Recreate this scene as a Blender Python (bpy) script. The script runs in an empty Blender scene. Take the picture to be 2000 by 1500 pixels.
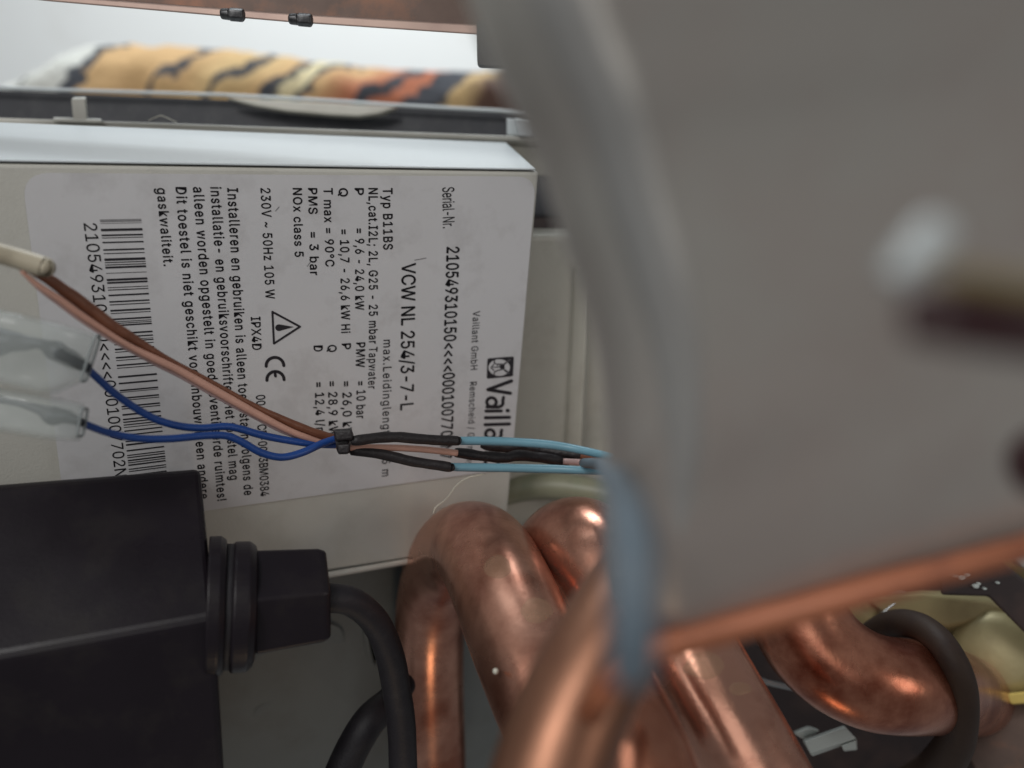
import bpy, bmesh, math, random
from mathutils import Vector, Matrix, noise as mnoise
random.seed(7)
scene = bpy.context.scene
COL = scene.collection

# ------------------------------------------------------------------ camera, light, exposure
F = 1600.0          # focal length in photograph pixels (2000 px wide)
K = 1.2             # metres per depth unit
cam_d = bpy.data.cameras.new("camera")
cam = bpy.data.objects.new("camera", cam_d); COL.objects.link(cam)
cam.rotation_euler = (math.radians(90), 0, 0)
cam_d.sensor_width = 36.0
cam_d.lens = 36.0 * F / 2000.0
cam_d.clip_start = 0.002
cam_d.clip_end = 20.0
cam_d.dof.use_dof = True
cam_d.dof.focus_distance = 0.127 * K
cam_d.dof.aperture_fstop = 10.8
scene.camera = cam

world = bpy.data.worlds.new("World"); scene.world = world
world.use_nodes = True
world.node_tree.nodes["Background"].inputs[0].default_value = (0.90, 0.94, 1.0, 1)
world.node_tree.nodes["Background"].inputs[1].default_value = 0.16

def area(name, loc, target, sx, sy, power, color):
    d = bpy.data.lights.new(name, 'AREA'); d.shape = 'RECTANGLE'
    d.size = sx; d.size_y = sy; d.energy = power; d.color = color
    o = bpy.data.objects.new(name, d); COL.objects.link(o)
    o.location = loc
    o.rotation_euler = (Vector(target) - Vector(loc)).to_track_quat('-Z', 'Y').to_euler()
    return o
area("window_light", (-0.45, 0.35, 1.1), (0.0, 0.35, 0.0), 0.7, 0.5, 1.9, (0.86, 0.95, 1.0))
area("wall_fill", (-0.15, 0.62, 1.2), (-0.2, 1.2, 0.1), 0.6, 0.4, 10.5, (0.90, 0.96, 1.0))  # extra area light added to brighten the white wall
area("room_light", (-0.33, -0.58, 0.30), (0.0, 0.16, -0.02), 1.0, 0.8, 2.5, (1.0, 0.975, 0.95))
area("left_fill", (-0.30, -0.60, 0.45), (0.0, 0.10, 0.0), 0.22, 0.22, 2.2, (1.0, 0.99, 0.97))  # small light added to put a highlight on the plate rim
area("side_light", (0.75, -0.40, 0.05), (0.06, 0.16, -0.06), 0.3, 0.3, 0.9, (1.0, 0.93, 0.86))
area("warm_lamp", (0.0, 0.11, -0.30), (-0.015, 0.19, -0.05), 0.05, 0.05, 0.035, (1.0, 0.70, 0.42))

vs = scene.view_settings
vs.view_transform = 'Standard'; vs.look = 'None'; vs.exposure = 0.06; vs.gamma = 1.0
vs.use_curve_mapping = False
scene.cycles.use_denoising = True
scene.cycles.max_bounces = 8
scene.cycles.sample_clamp_indirect = 4.0

# ------------------------------------------------------------------ helpers
def P(px, py, z):
    """a point of the photograph at a depth (depth units)"""
    return Vector(((px - 1000) / F * z * K, z * K, -(py - 750) / F * z * K))

def lin(r, g, b):
    f = lambda c: (c / 255 / 12.92) if c / 255 <= 0.04045 else ((c / 255 + 0.055) / 1.055) ** 2.4
    return (f(r), f(g), f(b), 1.0)

WORLD_LOC = {}
def place(o, origin, parent):
    WORLD_LOC[o.name] = Vector(origin)
    if parent is not None:
        o.parent = parent
        o.location = Vector(origin) - WORLD_LOC[parent.name]
    else:
        o.location = origin

def tag(o, label=None, cat=None, group=None, kind=None):
    if label: o["label"] = label
    if cat: o["category"] = cat
    if group: o["group"] = group
    if kind: o["kind"] = kind
    return o

def empty(name, loc, label, cat, group=None):
    o = bpy.data.objects.new(name, None); COL.objects.link(o)
    o.empty_display_size = 0.01
    place(o, loc, None)
    return tag(o, label, cat, group)

def obj(name, V, Fc, m, parent=None, smooth=True, bevel=0.0, subsurf=0):
    V = [Vector(v) for v in V]
    lo = Vector((min(v.x for v in V), min(v.y for v in V), min(v.z for v in V)))
    hi = Vector((max(v.x for v in V), max(v.y for v in V), max(v.z for v in V)))
    c = (lo + hi) / 2
    if parent is None: c.z = lo.z
    me = bpy.data.meshes.new(name)
    me.from_pydata([tuple(v - c) for v in V], [], Fc)
    bm = bmesh.new(); bm.from_mesh(me)
    bmesh.ops.remove_doubles(bm, verts=bm.verts, dist=1e-7)
    bmesh.ops.recalc_face_normals(bm, faces=bm.faces)
    bm.to_mesh(me); bm.free()
    if smooth:
        for p in me.polygons: p.use_smooth = True
    o = bpy.data.objects.new(name, me); COL.objects.link(o)
    if m is not None:
        me.materials.append(m)
    place(o, c, parent)
    if bevel > 0:
        b = o.modifiers.new("bevel", 'BEVEL'); b.width = bevel; b.segments = 3
        b.limit_method = 'ANGLE'; b.angle_limit = math.radians(35)
        b.harden_normals = False
        w = o.modifiers.new("wn", 'WEIGHTED_NORMAL'); w.keep_sharp = True
    if subsurf:
        s = o.modifiers.new("sub", 'SUBSURF'); s.levels = subsurf; s.render_levels = subsurf
    return o

def prism(poly, off):
    """solid between a polygon and the same polygon moved by off"""
    n = len(poly); off = Vector(off)
    V = [Vector(p) for p in poly] + [Vector(p) + off for p in poly]
    Fc = [tuple(range(n)), tuple(range(2 * n - 1, n - 1, -1))]
    for i in range(n):
        j = (i + 1) % n
        Fc.append((i, i + n, j + n, j))
    return V, Fc

def hexa(front, back):
    """solid between two matching polygons"""
    n = len(front)
    V = list(front) + list(back)
    Fc = [tuple(range(n)), tuple(range(2 * n - 1, n - 1, -1))]
    for i in range(n):
        j = (i + 1) % n
        Fc.append((i, i + n, j + n, j))
    return V, Fc

def merge(*parts):
    V, Fc = [], []
    for v, f in parts:
        o = len(V); V += list(v); Fc += [tuple(i + o for i in q) for q in f]
    return V, Fc

def catmull(pts, n=8):
    out = []
    m = len(pts)
    for i in range(m - 1):
        p0 = pts[max(i - 1, 0)]; p1 = pts[i]; p2 = pts[i + 1]; p3 = pts[min(i + 2, m - 1)]
        for k in range(n):
            t = k / n
            out.append(tuple(0.5 * ((2 * b) + (-a + c) * t + (2 * a - 5 * b + 4 * c - d) * t * t + (-a + 3 * b - 3 * c + d) * t ** 3)
                             for a, b, c, d in zip(p0, p1, p2, p3)))
    out.append(tuple(pts[-1]))
    return out

def sweep(path, ring=20, cap=True, wob=0.0, wscale=200.0, squash=None):
    """path: list of (Vector, radius)"""
    V, Fc = [], []
    n = len(path)
    prev = None
    for i, (p, r) in enumerate(path):
        a = path[max(i - 1, 0)][0]; b = path[min(i + 1, n - 1)][0]
        t = (b - a).normalized()
        if prev is None:
            u = t.orthogonal().normalized()
        else:
            u = (prev - t * prev.dot(t)).normalized()
        prev = u
        w = t.cross(u)
        for k in range(ring):
            an = 2 * math.pi * k / ring
            rr = r
            d = u * math.cos(an) + w * math.sin(an)
            if wob:
                rr *= 1 + wob * mnoise.noise((p + d * r) * wscale)
            V.append(p + d * rr)
    for i in range(n - 1):
        for k in range(ring):
            k2 = (k + 1) % ring
            Fc.append((i * ring + k, i * ring + k2, (i + 1) * ring + k2, (i + 1) * ring + k))
    if cap:
        Fc.append(tuple(range(ring - 1, -1, -1)))
        Fc.append(tuple((n - 1) * ring + k for k in range(ring)))
    return V, Fc

def pxpath(pts, n=8):
    """(px, py, depth, radius in px) -> smooth world path"""
    return [(P(x, y, z), r / F * z * K) for x, y, z, r in catmull(pts, n)]

def tube(name, pts, m, parent=None, n=8, ring=20, wob=0.0, wscale=200.0, cap=True):
    V, Fc = sweep(pxpath(pts, n), ring, cap, wob, wscale)
    return obj(name, V, Fc, m, parent)

def lathe(axis_pts, ring=32):
    """axis_pts: (Vector, radius) straight-axis profile, closed ends"""
    a0, a1 = axis_pts[0][0], axis_pts[-1][0]
    t = (a1 - a0).normalized(); u = t.orthogonal().normalized(); w = t.cross(u)
    V, Fc = [], []
    for p, r in axis_pts:
        for k in range(ring):
            an = 2 * math.pi * k / ring
            V.append(p + (u * math.cos(an) + w * math.sin(an)) * r)
    n = len(axis_pts)
    for i in range(n - 1):
        for k in range(ring):
            k2 = (k + 1) % ring
            Fc.append((i * ring + k, i * ring + k2, (i + 1) * ring + k2, (i + 1) * ring + k))
    Fc.append(tuple(range(ring - 1, -1, -1)))
    Fc.append(tuple((n - 1) * ring + k for k in range(ring)))
    return V, Fc

def rounded(poly, rad, n=6):
    out = []
    m = len(poly)
    for i in range(m):
        p = Vector(poly[i]); a_ = Vector(poly[i - 1]); b_ = Vector(poly[(i + 1) % m])
        da = (a_ - p).normalized(); db = (b_ - p).normalized()
        s = p + da * rad; e = p + db * rad
        for k in range(n + 1):
            t = k / n
            out.append(s * (1 - t) ** 2 + p * 2 * t * (1 - t) + e * t * t)
    return out

# ------------------------------------------------------------------ materials
def mat(name, color, rough=0.5, metal=0.0, var=0.12, vscale=120.0, dirt=None, dscale=60.0, damt=0.0,
        bump=0.0, bscale=900.0, spec=0.5, trans=0.0, coat=0.0, rvar=0.0, alpha=1.0, ior=1.45, dlo=0.5, dhi=0.68):
    m = bpy.data.materials.new(name); m.use_nodes = True
    nt = m.node_tree; N = nt.nodes; L = nt.links
    b = N["Principled BSDF"]
    tc = N.new("ShaderNodeTexCoord")
    nz = N.new("ShaderNodeTexNoise"); nz.inputs["Scale"].default_value = vscale; nz.inputs["Detail"].default_value = 5
    L.new(tc.outputs["Object"], nz.inputs["Vector"])
    c = Vector(color[:3])
    mx = N.new("ShaderNodeMix"); mx.data_type = 'RGBA'
    mx.inputs[6].default_value = (*(c * (1 - var)), 1); mx.inputs[7].default_value = (*(c * (1 + var)), 1)
    L.new(nz.outputs["Fac"], mx.inputs[0])
    out = mx.outputs[2]
    if dirt is not None:
        n2 = N.new("ShaderNodeTexNoise"); n2.inputs["Scale"].default_value = dscale; n2.inputs["Detail"].default_value = 8
        n2.inputs["Roughness"].default_value = 0.65
        L.new(tc.outputs["Object"], n2.inputs["Vector"])
        mr = N.new("ShaderNodeMapRange"); mr.inputs[1].default_value = dlo; mr.inputs[2].default_value = dhi
        mr.inputs[4].default_value = damt
        L.new(n2.outputs["Fac"], mr.inputs[0])
        m2 = N.new("ShaderNodeMix"); m2.data_type = 'RGBA'
        L.new(mr.outputs[0], m2.inputs[0]); L.new(out, m2.inputs[6]); m2.inputs[7].default_value = dirt
        out = m2.outputs[2]
    L.new(out, b.inputs["Base Color"])
    b.inputs["Metallic"].default_value = metal
    b.inputs["Roughness"].default_value = rough
    b.inputs["Specular IOR Level"].default_value = spec
    b.inputs["IOR"].default_value = ior
    b.inputs["Transmission Weight"].default_value = trans
    b.inputs["Coat Weight"].default_value = coat
    b.inputs["Alpha"].default_value = alpha
    if rvar:
        n3 = N.new("ShaderNodeTexNoise"); n3.inputs["Scale"].default_value = vscale * 0.7; n3.inputs["Detail"].default_value = 6
        L.new(tc.outputs["Object"], n3.inputs["Vector"])
        r2 = N.new("ShaderNodeMapRange"); r2.inputs[1].default_value = 0.3; r2.inputs[2].default_value = 0.7
        r2.inputs[3].default_value = max(0.03, rough - rvar); r2.inputs[4].default_value = min(1, rough + rvar)
        L.new(n3.outputs["Fac"], r2.inputs[0]); L.new(r2.outputs[0], b.inputs["Roughness"])
    if bump:
        n4 = N.new("ShaderNodeTexNoise"); n4.inputs["Scale"].default_value = bscale; n4.inputs["Detail"].default_value = 3
        L.new(tc.outputs["Object"], n4.inputs["Vector"])
        bp = N.new("ShaderNodeBump"); bp.inputs["Strength"].default_value = bump; bp.inputs["Distance"].default_value = 0.0005
        L.new(n4.outputs["Fac"], bp.inputs["Height"]); L.new(bp.outputs[0], b.inputs["Normal"])
    return m

M = {}
M['wall'] = mat("white_wall_paint", (0.80, 0.80, 0.775, 1), 0.8, var=0.03, vscale=6, dirt=(0.68, 0.66, 0.62, 1), dscale=9, damt=0.3, bump=0.2, bscale=60)
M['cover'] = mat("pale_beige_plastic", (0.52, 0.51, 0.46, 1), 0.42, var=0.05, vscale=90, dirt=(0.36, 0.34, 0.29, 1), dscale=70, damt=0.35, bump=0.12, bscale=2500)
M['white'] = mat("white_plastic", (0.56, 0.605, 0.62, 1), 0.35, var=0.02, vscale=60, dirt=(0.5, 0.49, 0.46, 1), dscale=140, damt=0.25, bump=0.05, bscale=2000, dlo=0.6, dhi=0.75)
M['panel'] = mat("grey_beige_panel", (0.50, 0.49, 0.43, 1), 0.4, var=0.06, vscale=60, dirt=(0.30, 0.27, 0.23, 1), dscale=40, damt=0.45, bump=0.15, bscale=1800)
M['tray'] = mat("shaded_grey_tray", (0.14, 0.16, 0.16, 1), 0.45, var=0.1, vscale=50, dirt=(0.10, 0.105, 0.10, 1), dscale=40, damt=0.5, bump=0.15, bscale=1800)  # grey part, its colour lowered too for the shade under the box
M['paper'] = mat("label_paper", (0.58, 0.575, 0.58, 1), 0.45, var=0.05, vscale=70, dirt=(0.40, 0.385, 0.38, 1), dscale=130, damt=0.38, bump=0.06, bscale=700)
M['ink'] = mat("black_ink", (0.018, 0.016, 0.02, 1), 0.5, var=0.2, vscale=900)
M['fade'] = mat("faded_ink", (0.17, 0.165, 0.17, 1), 0.5, var=0.2, vscale=900)
M['darkpanel'] = mat("dark_lining", (0.022, 0.024, 0.030, 1), 0.55, var=0.25, vscale=150, dirt=(0.05, 0.05, 0.052, 1), dscale=300, damt=0.5)
M['darkshade'] = mat("dark_metal_and_void_shade", (0.022, 0.014, 0.014, 1), 0.6, var=0.4, vscale=40, dirt=(0.06, 0.035, 0.028, 1), dscale=50, damt=0.6)  # bracket's own dark brown; on the back sheet it stands for shade
M['black'] = mat("black_moulded_plastic", (0.0105, 0.0075, 0.0105, 1), 0.34, var=0.25, vscale=80, dirt=(0.02, 0.0165, 0.016, 1), dscale=120, damt=0.6, bump=0.04, bscale=1500, rvar=0.08, spec=0.3)
M['rubber'] = mat("black_rubber", (0.013, 0.011, 0.014, 1), 0.55, var=0.3, vscale=200, dirt=(0.03, 0.028, 0.03, 1), dscale=300, damt=0.4, bump=0.2, bscale=2500)
M['hose'] = mat("brown_black_hose", (0.034, 0.021, 0.015, 1), 0.6, var=0.3, vscale=120, dirt=(0.012, 0.008, 0.010, 1), dscale=60, damt=0.7, bump=0.1, bscale=1500, spec=0.25)
M['shrink'] = mat("heat_shrink", (0.014, 0.011, 0.012, 1), 0.5, var=0.3, vscale=300, bump=0.5, bscale=900)
COPC = (0.62, 0.32, 0.225, 1)
M['copper'] = mat("aged_copper", COPC, 0.28, 0.88, var=0.22, vscale=70, dirt=(0.25, 0.075, 0.042, 1), dscale=45, damt=0.8, dlo=0.42, dhi=0.62, bump=0.05, bscale=900, rvar=0.10)
M['copperred'] = mat("reddened_copper", (0.56, 0.24, 0.15, 1), 0.28, 0.9, var=0.3, vscale=60, dirt=(0.22, 0.05, 0.025, 1), dscale=50, damt=0.9, dlo=0.42, dhi=0.62, bump=0.05, bscale=900, rvar=0.1)
M['coppermatt'] = mat("dull_copper", (0.27, 0.13, 0.08, 1), 0.42, 0.8, var=0.2, vscale=80, dirt=(0.20, 0.085, 0.055, 1), dscale=50, damt=0.8, bump=0.05, bscale=900, rvar=0.08)
M['brass'] = mat("olive_brass", (0.34, 0.29, 0.15, 1), 0.45, 0.25, var=0.15, vscale=80, dirt=(0.2, 0.16, 0.085, 1), dscale=80, damt=0.5, bump=0.15, bscale=700)
M['yellow'] = mat("yellow_plastic", (0.62, 0.47, 0.13, 1), 0.4, var=0.1)
M['steel'] = mat("grey_steel", (0.42, 0.44, 0.44, 1), 0.35, 0.9, var=0.12, vscale=150, dirt=(0.2, 0.19, 0.18, 1), dscale=150, damt=0.4)
M['clip'] = mat("grey_plastic_clip", (0.40, 0.44, 0.42, 1), 0.4, var=0.05)
M['flue'] = mat("grey_sheet_metal", (0.41, 0.395, 0.36, 1), 0.40, 0.4, var=0.06, vscale=60, dirt=(0.37, 0.31, 0.28, 1), dscale=25, damt=0.7, bump=0.06, bscale=2500, dlo=0.4, dhi=0.62)
M['rim'] = mat("highlight_rim", (0.47, 0.46, 0.435, 1), 0.42, 0.6, var=0.06, vscale=60, dirt=(0.40, 0.37, 0.35, 1), dscale=40, damt=0.5)  # lighter metal for the bead that draws the rim highlight
M['rust'] = mat("rust_copper_edge", (0.36, 0.125, 0.06, 1), 0.45, 0.2, var=0.3, vscale=150, dirt=(0.16, 0.05, 0.03, 1), dscale=150, damt=0.7)
M['bracket'] = mat("rusty_bracket", (0.085, 0.055, 0.043, 1), 0.5, 0.4, var=0.45, vscale=160, dirt=(0.22, 0.095, 0.05, 1), dscale=45, damt=0.9)
M['bracketpale'] = mat("pale_copper_flange", (0.30, 0.215, 0.18, 1), 0.45, 0.5, var=0.25, vscale=110, dirt=(0.22, 0.15, 0.13, 1), dscale=60, damt=0.8)
M['screw'] = mat("dark_screw", (0.05, 0.05, 0.052, 1), 0.35, 0.7, var=0.3, vscale=400, dirt=(0.3, 0.3, 0.3, 1), dscale=500, damt=0.5)
M['darkplate'] = mat("dark_grey_plate", (0.06, 0.058, 0.055, 1), 0.5, 0.3, var=0.2, vscale=90)
M['brown'] = mat("brown_insulation", (0.17, 0.062, 0.032, 1), 0.4, var=0.3, vscale=250, bump=0.2, bscale=1500)
M['salmon'] = mat("salmon_insulation", (0.56, 0.31, 0.235, 1), 0.38, var=0.12, vscale=250, bump=0.1, bscale=1500)
M['pink'] = mat("pink_insulation", (0.50, 0.34, 0.32, 1), 0.4, var=0.12, vscale=250)
M['blue'] = mat("blue_insulation", (0.014, 0.058, 0.24, 1), 0.36, var=0.2, vscale=250, bump=0.1, bscale=1500)
M['cyan'] = mat("light_blue_insulation", (0.15, 0.31, 0.385, 1), 0.35, var=0.12, vscale=250)
M['sleeve'] = mat("clear_sleeve", (0.52, 0.56, 0.54, 1), 0.12, var=0.04, vscale=200, alpha=0.25, bump=0.1, bscale=600)
M['lip'] = mat("cloudy_sleeve_edge", (0.30, 0.33, 0.33, 1), 0.25, alpha=0.75)
M['cream'] = mat("cream_sleeve", (0.44, 0.39, 0.29, 1), 0.45, var=0.1, vscale=120, dirt=(0.36, 0.3, 0.21, 1), dscale=150, damt=0.5)
M['terminal'] = mat("dark_terminal", (0.035, 0.042, 0.05, 1), 0.4, 0.5, var=0.3, vscale=200)
M['bluegrey'] = mat("slate_blue_cable", (0.115, 0.15, 0.18, 1), 0.45, var=0.1, vscale=120)
M['hair'] = mat("pale_fibre", (0.62, 0.60, 0.50, 1), 0.5)
M['green'] = mat("green_yellow_insulation", (0.27, 0.27, 0.19, 1), 0.4, var=0.15, vscale=200, dirt=(0.18, 0.22, 0.14, 1), dscale=110, damt=0.8)
M['maroon'] = mat("maroon_sleeve", (0.03, 0.008, 0.009, 1), 0.4, var=0.3, vscale=100)
M['plugpale'] = mat("pale_plug_highlight", (0.40, 0.43, 0.43, 1), 0.3, var=0.04)  # pale colour standing in for the plug's highlight
M['amber'] = mat("ochre_insulation", (0.17, 0.13, 0.06, 1), 0.4, var=0.1)

# ------------------------------------------------------------------ the plane of the control box front
d1 = Vector((3800, -380, F)).normalized()
d2 = Vector((-272, 4240, F)); d2 = (d2 - d1 * d2.dot(d1)).normalized()
W = lambda v: Vector((v[0], v[2], -v[1]))                # camera (x right, y down, z forward) -> world
U1, U2 = W(d1), W(d2)                                    # right along the box, down along the box
NIN = W(d1.cross(d2))                                    # into the box
if NIN.y < 0: NIN = -NIN
OUT = -NIN
O0 = P(1052, 337, 0.14)
def L(px, py, lift=0.0):
    """pixel -> point on the box front, lifted towards the viewer by lift metres"""
    r = P(px, py, 1.0)
    o = O0 + OUT * lift
    return r * (NIN.dot(o) / NIN.dot(r))

# ------------------------------------------------------------------ background wall and blanket
wy = 1.25
V, Fc = prism([(-3, wy, -2), (3, wy, -2), (3, wy, 2.2), (-3, wy, 2.2)], (0, 0.1, 0))
w = obj("wall", V, Fc, M['wall'], smooth=False); tag(w, "plain white painted wall behind the open boiler", "wall", kind="structure")

def blanket():
    zb = 0.55
    top = [(60, 178), (100, 163), (140, 135), (172, 111), (215, 102), (300, 100), (400, 103), (480, 112), (560, 122), (640, 133),
           (760, 147), (850, 152), (930, 154), (985, 146), (1050, 135), (1130, 128), (1250, 130), (1400, 150)]
    tp = catmull(top, 6)
    V, Fc = [], []
    J = 12
    ring = 2 * J
    for i, (x, y) in enumerate(tp):
        yb = 330
        for j in range(ring):
            a = math.pi * 2 * j / ring
            v = 0.5 - 0.5 * math.cos(a)
            s = math.sin(a)
            yy = y + 4 * mnoise.noise(Vector((x * 0.06, 0.3, 1))) + (yb - y) * v
            wob = 0.010 * mnoise.noise(Vector((x * 0.02, j * 0.5, 3)))
            V.append(P(x, yy, zb) + Vector((0, -(0.055 * s + wob * s), 0)))
    n = len(tp)
    for i in range(n - 1):
        for j in range(ring):
            j2 = (j + 1) % ring
            Fc.append((i * ring + j, i * ring + j2, (i + 1) * ring + j2, (i + 1) * ring + j))
    Fc.append(tuple(range(ring))); Fc.append(tuple((n - 1) * ring + j for j in range(ring - 1, -1, -1)))
    m = bpy.data.materials.new("tiger_print_fabric"); m.use_nodes = True
    nt = m.node_tree; N = nt.nodes; Lk = nt.links; b = N["Principled BSDF"]
    b.inputs["Roughness"].default_value = 0.9
    geo = N.new("ShaderNodeNewGeometry")
    nz = N.new("ShaderNodeTexNoise"); nz.inputs["Scale"].default_value = 22; nz.inputs["Detail"].default_value = 5
    Lk.new(geo.outputs["Position"], nz.inputs["Vector"])
    sep = N.new("ShaderNodeSeparateXYZ"); Lk.new(geo.outputs["Position"], sep.inputs[0])
    def math_(op, a, bb, clamp=False):
        n_ = N.new("ShaderNodeMath"); n_.operation = op; n_.use_clamp = clamp
        for i, q in enumerate((a, bb)):
            if isinstance(q, (int, float)): n_.inputs[i].default_value = q
            else: Lk.new(q, n_.inputs[i])
        return n_.outputs[0]
    k = F / (zb * K - 0.03)
    x = math_('ADD', math_('MULTIPLY', sep.outputs["X"], k), 1000)
    h = math_('SUBTRACT', math_('MULTIPLY', sep.outputs["Z"], k), 750 - 195)      # height above the sheet edge
    kk = math_('ADD', math_('MULTIPLY', math_('DIVIDE', math_('SUBTRACT', x, 150), 300, True), 0.75), 0.35)
    s = math_('SUBTRACT', x, math_('MULTIPLY', h, kk))
    s = math_('ADD', s, math_('MULTIPLY', math_('SUBTRACT', nz.outputs["Fac"], 0.5), 130))
    nz2 = N.new("ShaderNodeTexNoise"); nz2.inputs["Scale"].default_value = 75; nz2.inputs["Detail"].default_value = 6
    Lk.new(geo.outputs["Position"], nz2.inputs["Vector"])
    s = math_('ADD', s, math_('MULTIPLY', math_('SUBTRACT', nz2.outputs["Fac"], 0.5), 70))
    bp = N.new("ShaderNodeBump"); bp.inputs["Strength"].default_value = 0.5; bp.inputs["Distance"].default_value = 0.006
    Lk.new(nz2.outputs["Fac"], bp.inputs["Height"]); Lk.new(bp.outputs[0], b.inputs["Normal"])
    f = math_('DIVIDE', s, 1200.0)
    ramp = N.new("ShaderNodeValToRGB"); ramp.color_ramp.interpolation = 'LINEAR'
    black = lin(70, 72, 78); org = lin(212, 174, 124); tan = lin(215, 184, 132); cream = lin(226, 212, 170); red = lin(190, 118, 88); brn = lin(96, 72, 62); wht = lin(218, 218, 210)
    seq = [(75, wht), (80, black), (88, wht), (150, wht), (157, black), (182, black), (190, org), (290, org), (298, black), (316, black), (324, org), (415, tan),
           (422, black), (446, black), (454, tan), (525, org), (532, black), (552, black), (560, cream), (597, cream), (604, black), (622, black), (632, org), (735, red), (745, black), (768, black),
           (778, red), (820, red), (828, black), (875, black), (890, tan), (960, brn)]
    el = ramp.color_ramp.elements
    el[0].position = seq[0][0] / 1200; el[0].color = seq[0][1]
    el[1].position = seq[-1][0] / 1200; el[1].color = seq[-1][1]
    for p_, c_ in seq[1:-1]:
        e = el.new(p_ / 1200); e.color = c_
    Lk.new(f, ramp.inputs[0]); Lk.new(ramp.outputs[0], b.inputs["Base Color"])
    o = obj("blanket", V, Fc, m)
    tag(o, "rolled blanket with orange and black tiger stripes lying by the white wall", "blanket")
blanket()

# ------------------------------------------------------------------ boiler casing: dark lining, white edge, lip, posts, rear panels
casing = empty("boiler_casing", P(600, 900, 0.24), "grey beige boiler casing with dark lined side sheet behind the control box", "boiler casing")
zs = 0.205
# side sheet: dark face with a bright folded edge on top
V, Fc = prism([P(-300, 162, zs), P(1200, 229, zs), P(1200, 420, zs), P(-300, 420, zs)], (0, 0.004, 0))
obj("side_sheet", V, Fc, M['darkpanel'], casing, smooth=False)
edge = catmull([(-300, 155), (0, 171), (160, 177), (420, 185), (445, 186), (650, 197), (800, 207), (1065, 221), (1190, 228)], 6)
Vs = [(P(x, y, zs - 0.003), 0.00055) for x, y in edge]
V, Fc = sweep(Vs, 8)
obj("sheet_edge", V, Fc, M['white'], casing)
fl = [P(x, y, zs - 0.005) for x, y in ((440, 190), (560, 196), (700, 204), (775, 209), (740, 222), (700, 227), (640, 224), (560, 217), (500, 207), (468, 199))]
V, Fc = prism(fl, (0, 0.003, 0))
obj("folded_flange", V, Fc, M['panel'], casing, bevel=0.0006)
# lip
zl = 0.163
lipf = [P(-300, 220, zl), P(300, 239, zl), P(1010, 265, zl + .004), P(1095, 268, zl + .005), P(1095, 277, zl + .005), P(1010, 275, zl + .004), P(300, 252, zl), P(-300, 233, zl)]
V, Fc = prism(lipf, (0, 0.02, 0.0015))
obj("casing_lip", V, Fc, M['cover'], casing, bevel=0.0004, smooth=False)
# small clips standing on the lip
V, Fc = merge(hexa([P(139, 193, zl), P(166, 192, zl), P(170, 236, zl), P(143, 235, zl)], [P(142, 190, zl + .008), P(168, 189, zl + .008), P(171, 234, zl + .008), P(145, 233, zl + .008)]),
              hexa([P(104, 231, zl - .001), P(198, 234, zl - .001), P(198, 241, zl - .001), P(104, 238, zl - .001)], [P(104, 229, zl + .006), P(198, 232, zl + .006), P(198, 241, zl + .006), P(104, 238, zl + .006)]))
obj("clip_post", V, Fc, M['cover'], casing, bevel=0.0003)
V, Fc = merge(hexa([P(1005, 232, zl), P(1040, 235, zl), P(1042, 266, zl), P(1012, 265, zl)], [P(1007, 230, zl + .012), P(1042, 233, zl + .012), P(1044, 264, zl + .012), P(1014, 263, zl + .012)]),
              hexa([P(990, 231, zl + .006), P(1056, 236, zl + .006), P(1056, 266, zl + .006), P(990, 264, zl + .006)], [P(990, 231, zl + .014), P(1056, 236, zl + .014), P(1056, 266, zl + .014), P(990, 264, zl + .014)]))
obj("clip_post", V, Fc, M['white'], casing, bevel=0.0003)
# rear flange block right of the control box
V, Fc = hexa([P(960, 282, .170), P(1098, 288, .172), P(1100, 320, .172), P(1090, 343, .172), P(960, 343, .172)],
             [P(960, 278, .178), P(1098, 283, .180), P(1100, 318, .180), P(1090, 338, .180), P(960, 338, .180)])
obj("rear_flange", V, Fc, M['panel'], casing, bevel=0.0006)
# rear panel pieces (parallel to the box front, set back)
def R(px, py, back): return L(px, py, -back * K)
V, Fc = prism([R(930, 462, .012), R(1420, 455, .012), R(1420, 1010, .012), R(930, 1130, .012)], NIN * 0.01)
obj("rear_panel", V, Fc, M['panel'], casing, bevel=0.0012, smooth=False)
V, Fc = hexa([R(1124, 520, .0112), R(1152, 522, .0085), R(1130, 960, .0085), R(1102, 960, .0112)], [R(1122, 518, .0125), R(1158, 520, .0125), R(1138, 962, .0125), R(1096, 962, .0125)])
obj("panel_ridge", V, Fc, M['panel'], casing, bevel=0.0005)
# dark sheet added behind everything, standing in for the shaded void
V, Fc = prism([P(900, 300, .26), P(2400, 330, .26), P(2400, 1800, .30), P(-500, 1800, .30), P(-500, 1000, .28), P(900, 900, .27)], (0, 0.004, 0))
obj("void_shade_plate", V, Fc, M['darkshade'], casing, smooth=False)
# lower recessed tray below the control box, with soft moulded pads
V, Fc = prism([R(380, 1120, .010), R(1080, 1040, .010), R(1060, 1700, .022), R(380, 1700, .022)], NIN * 0.008)
obj("lower_tray", V, Fc, M['tray'], casing, smooth=False)
def pad(quad, b0t, b0b, b1, mt):
    cx = sum(q[0] for q in quad) / 4; cy = sum(q[1] for q in quad) / 4
    b0 = (b0t, b0t, b0b, b0b)
    fr = rounded([R(cx + (x - cx) * .80, cy + (y - cy) * .74, b) for (x, y), b in zip(quad, b0)], .005)
    bk = rounded([R(x, y, b + b1) for (x, y), b in zip(quad, b0)], .005)
    V, Fc = hexa(fr, bk)
    obj("moulded_pad", V, Fc, mt, casing, bevel=0.0012)
pad([(440, 1215), (690, 1200), (705, 1300), (455, 1338)], .0108, .0135, .0030, M['tray'])
pad([(470, 1352), (700, 1318), (690, 1560), (480, 1560)], .0142, .0190, .0030, M['tray'])
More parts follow.
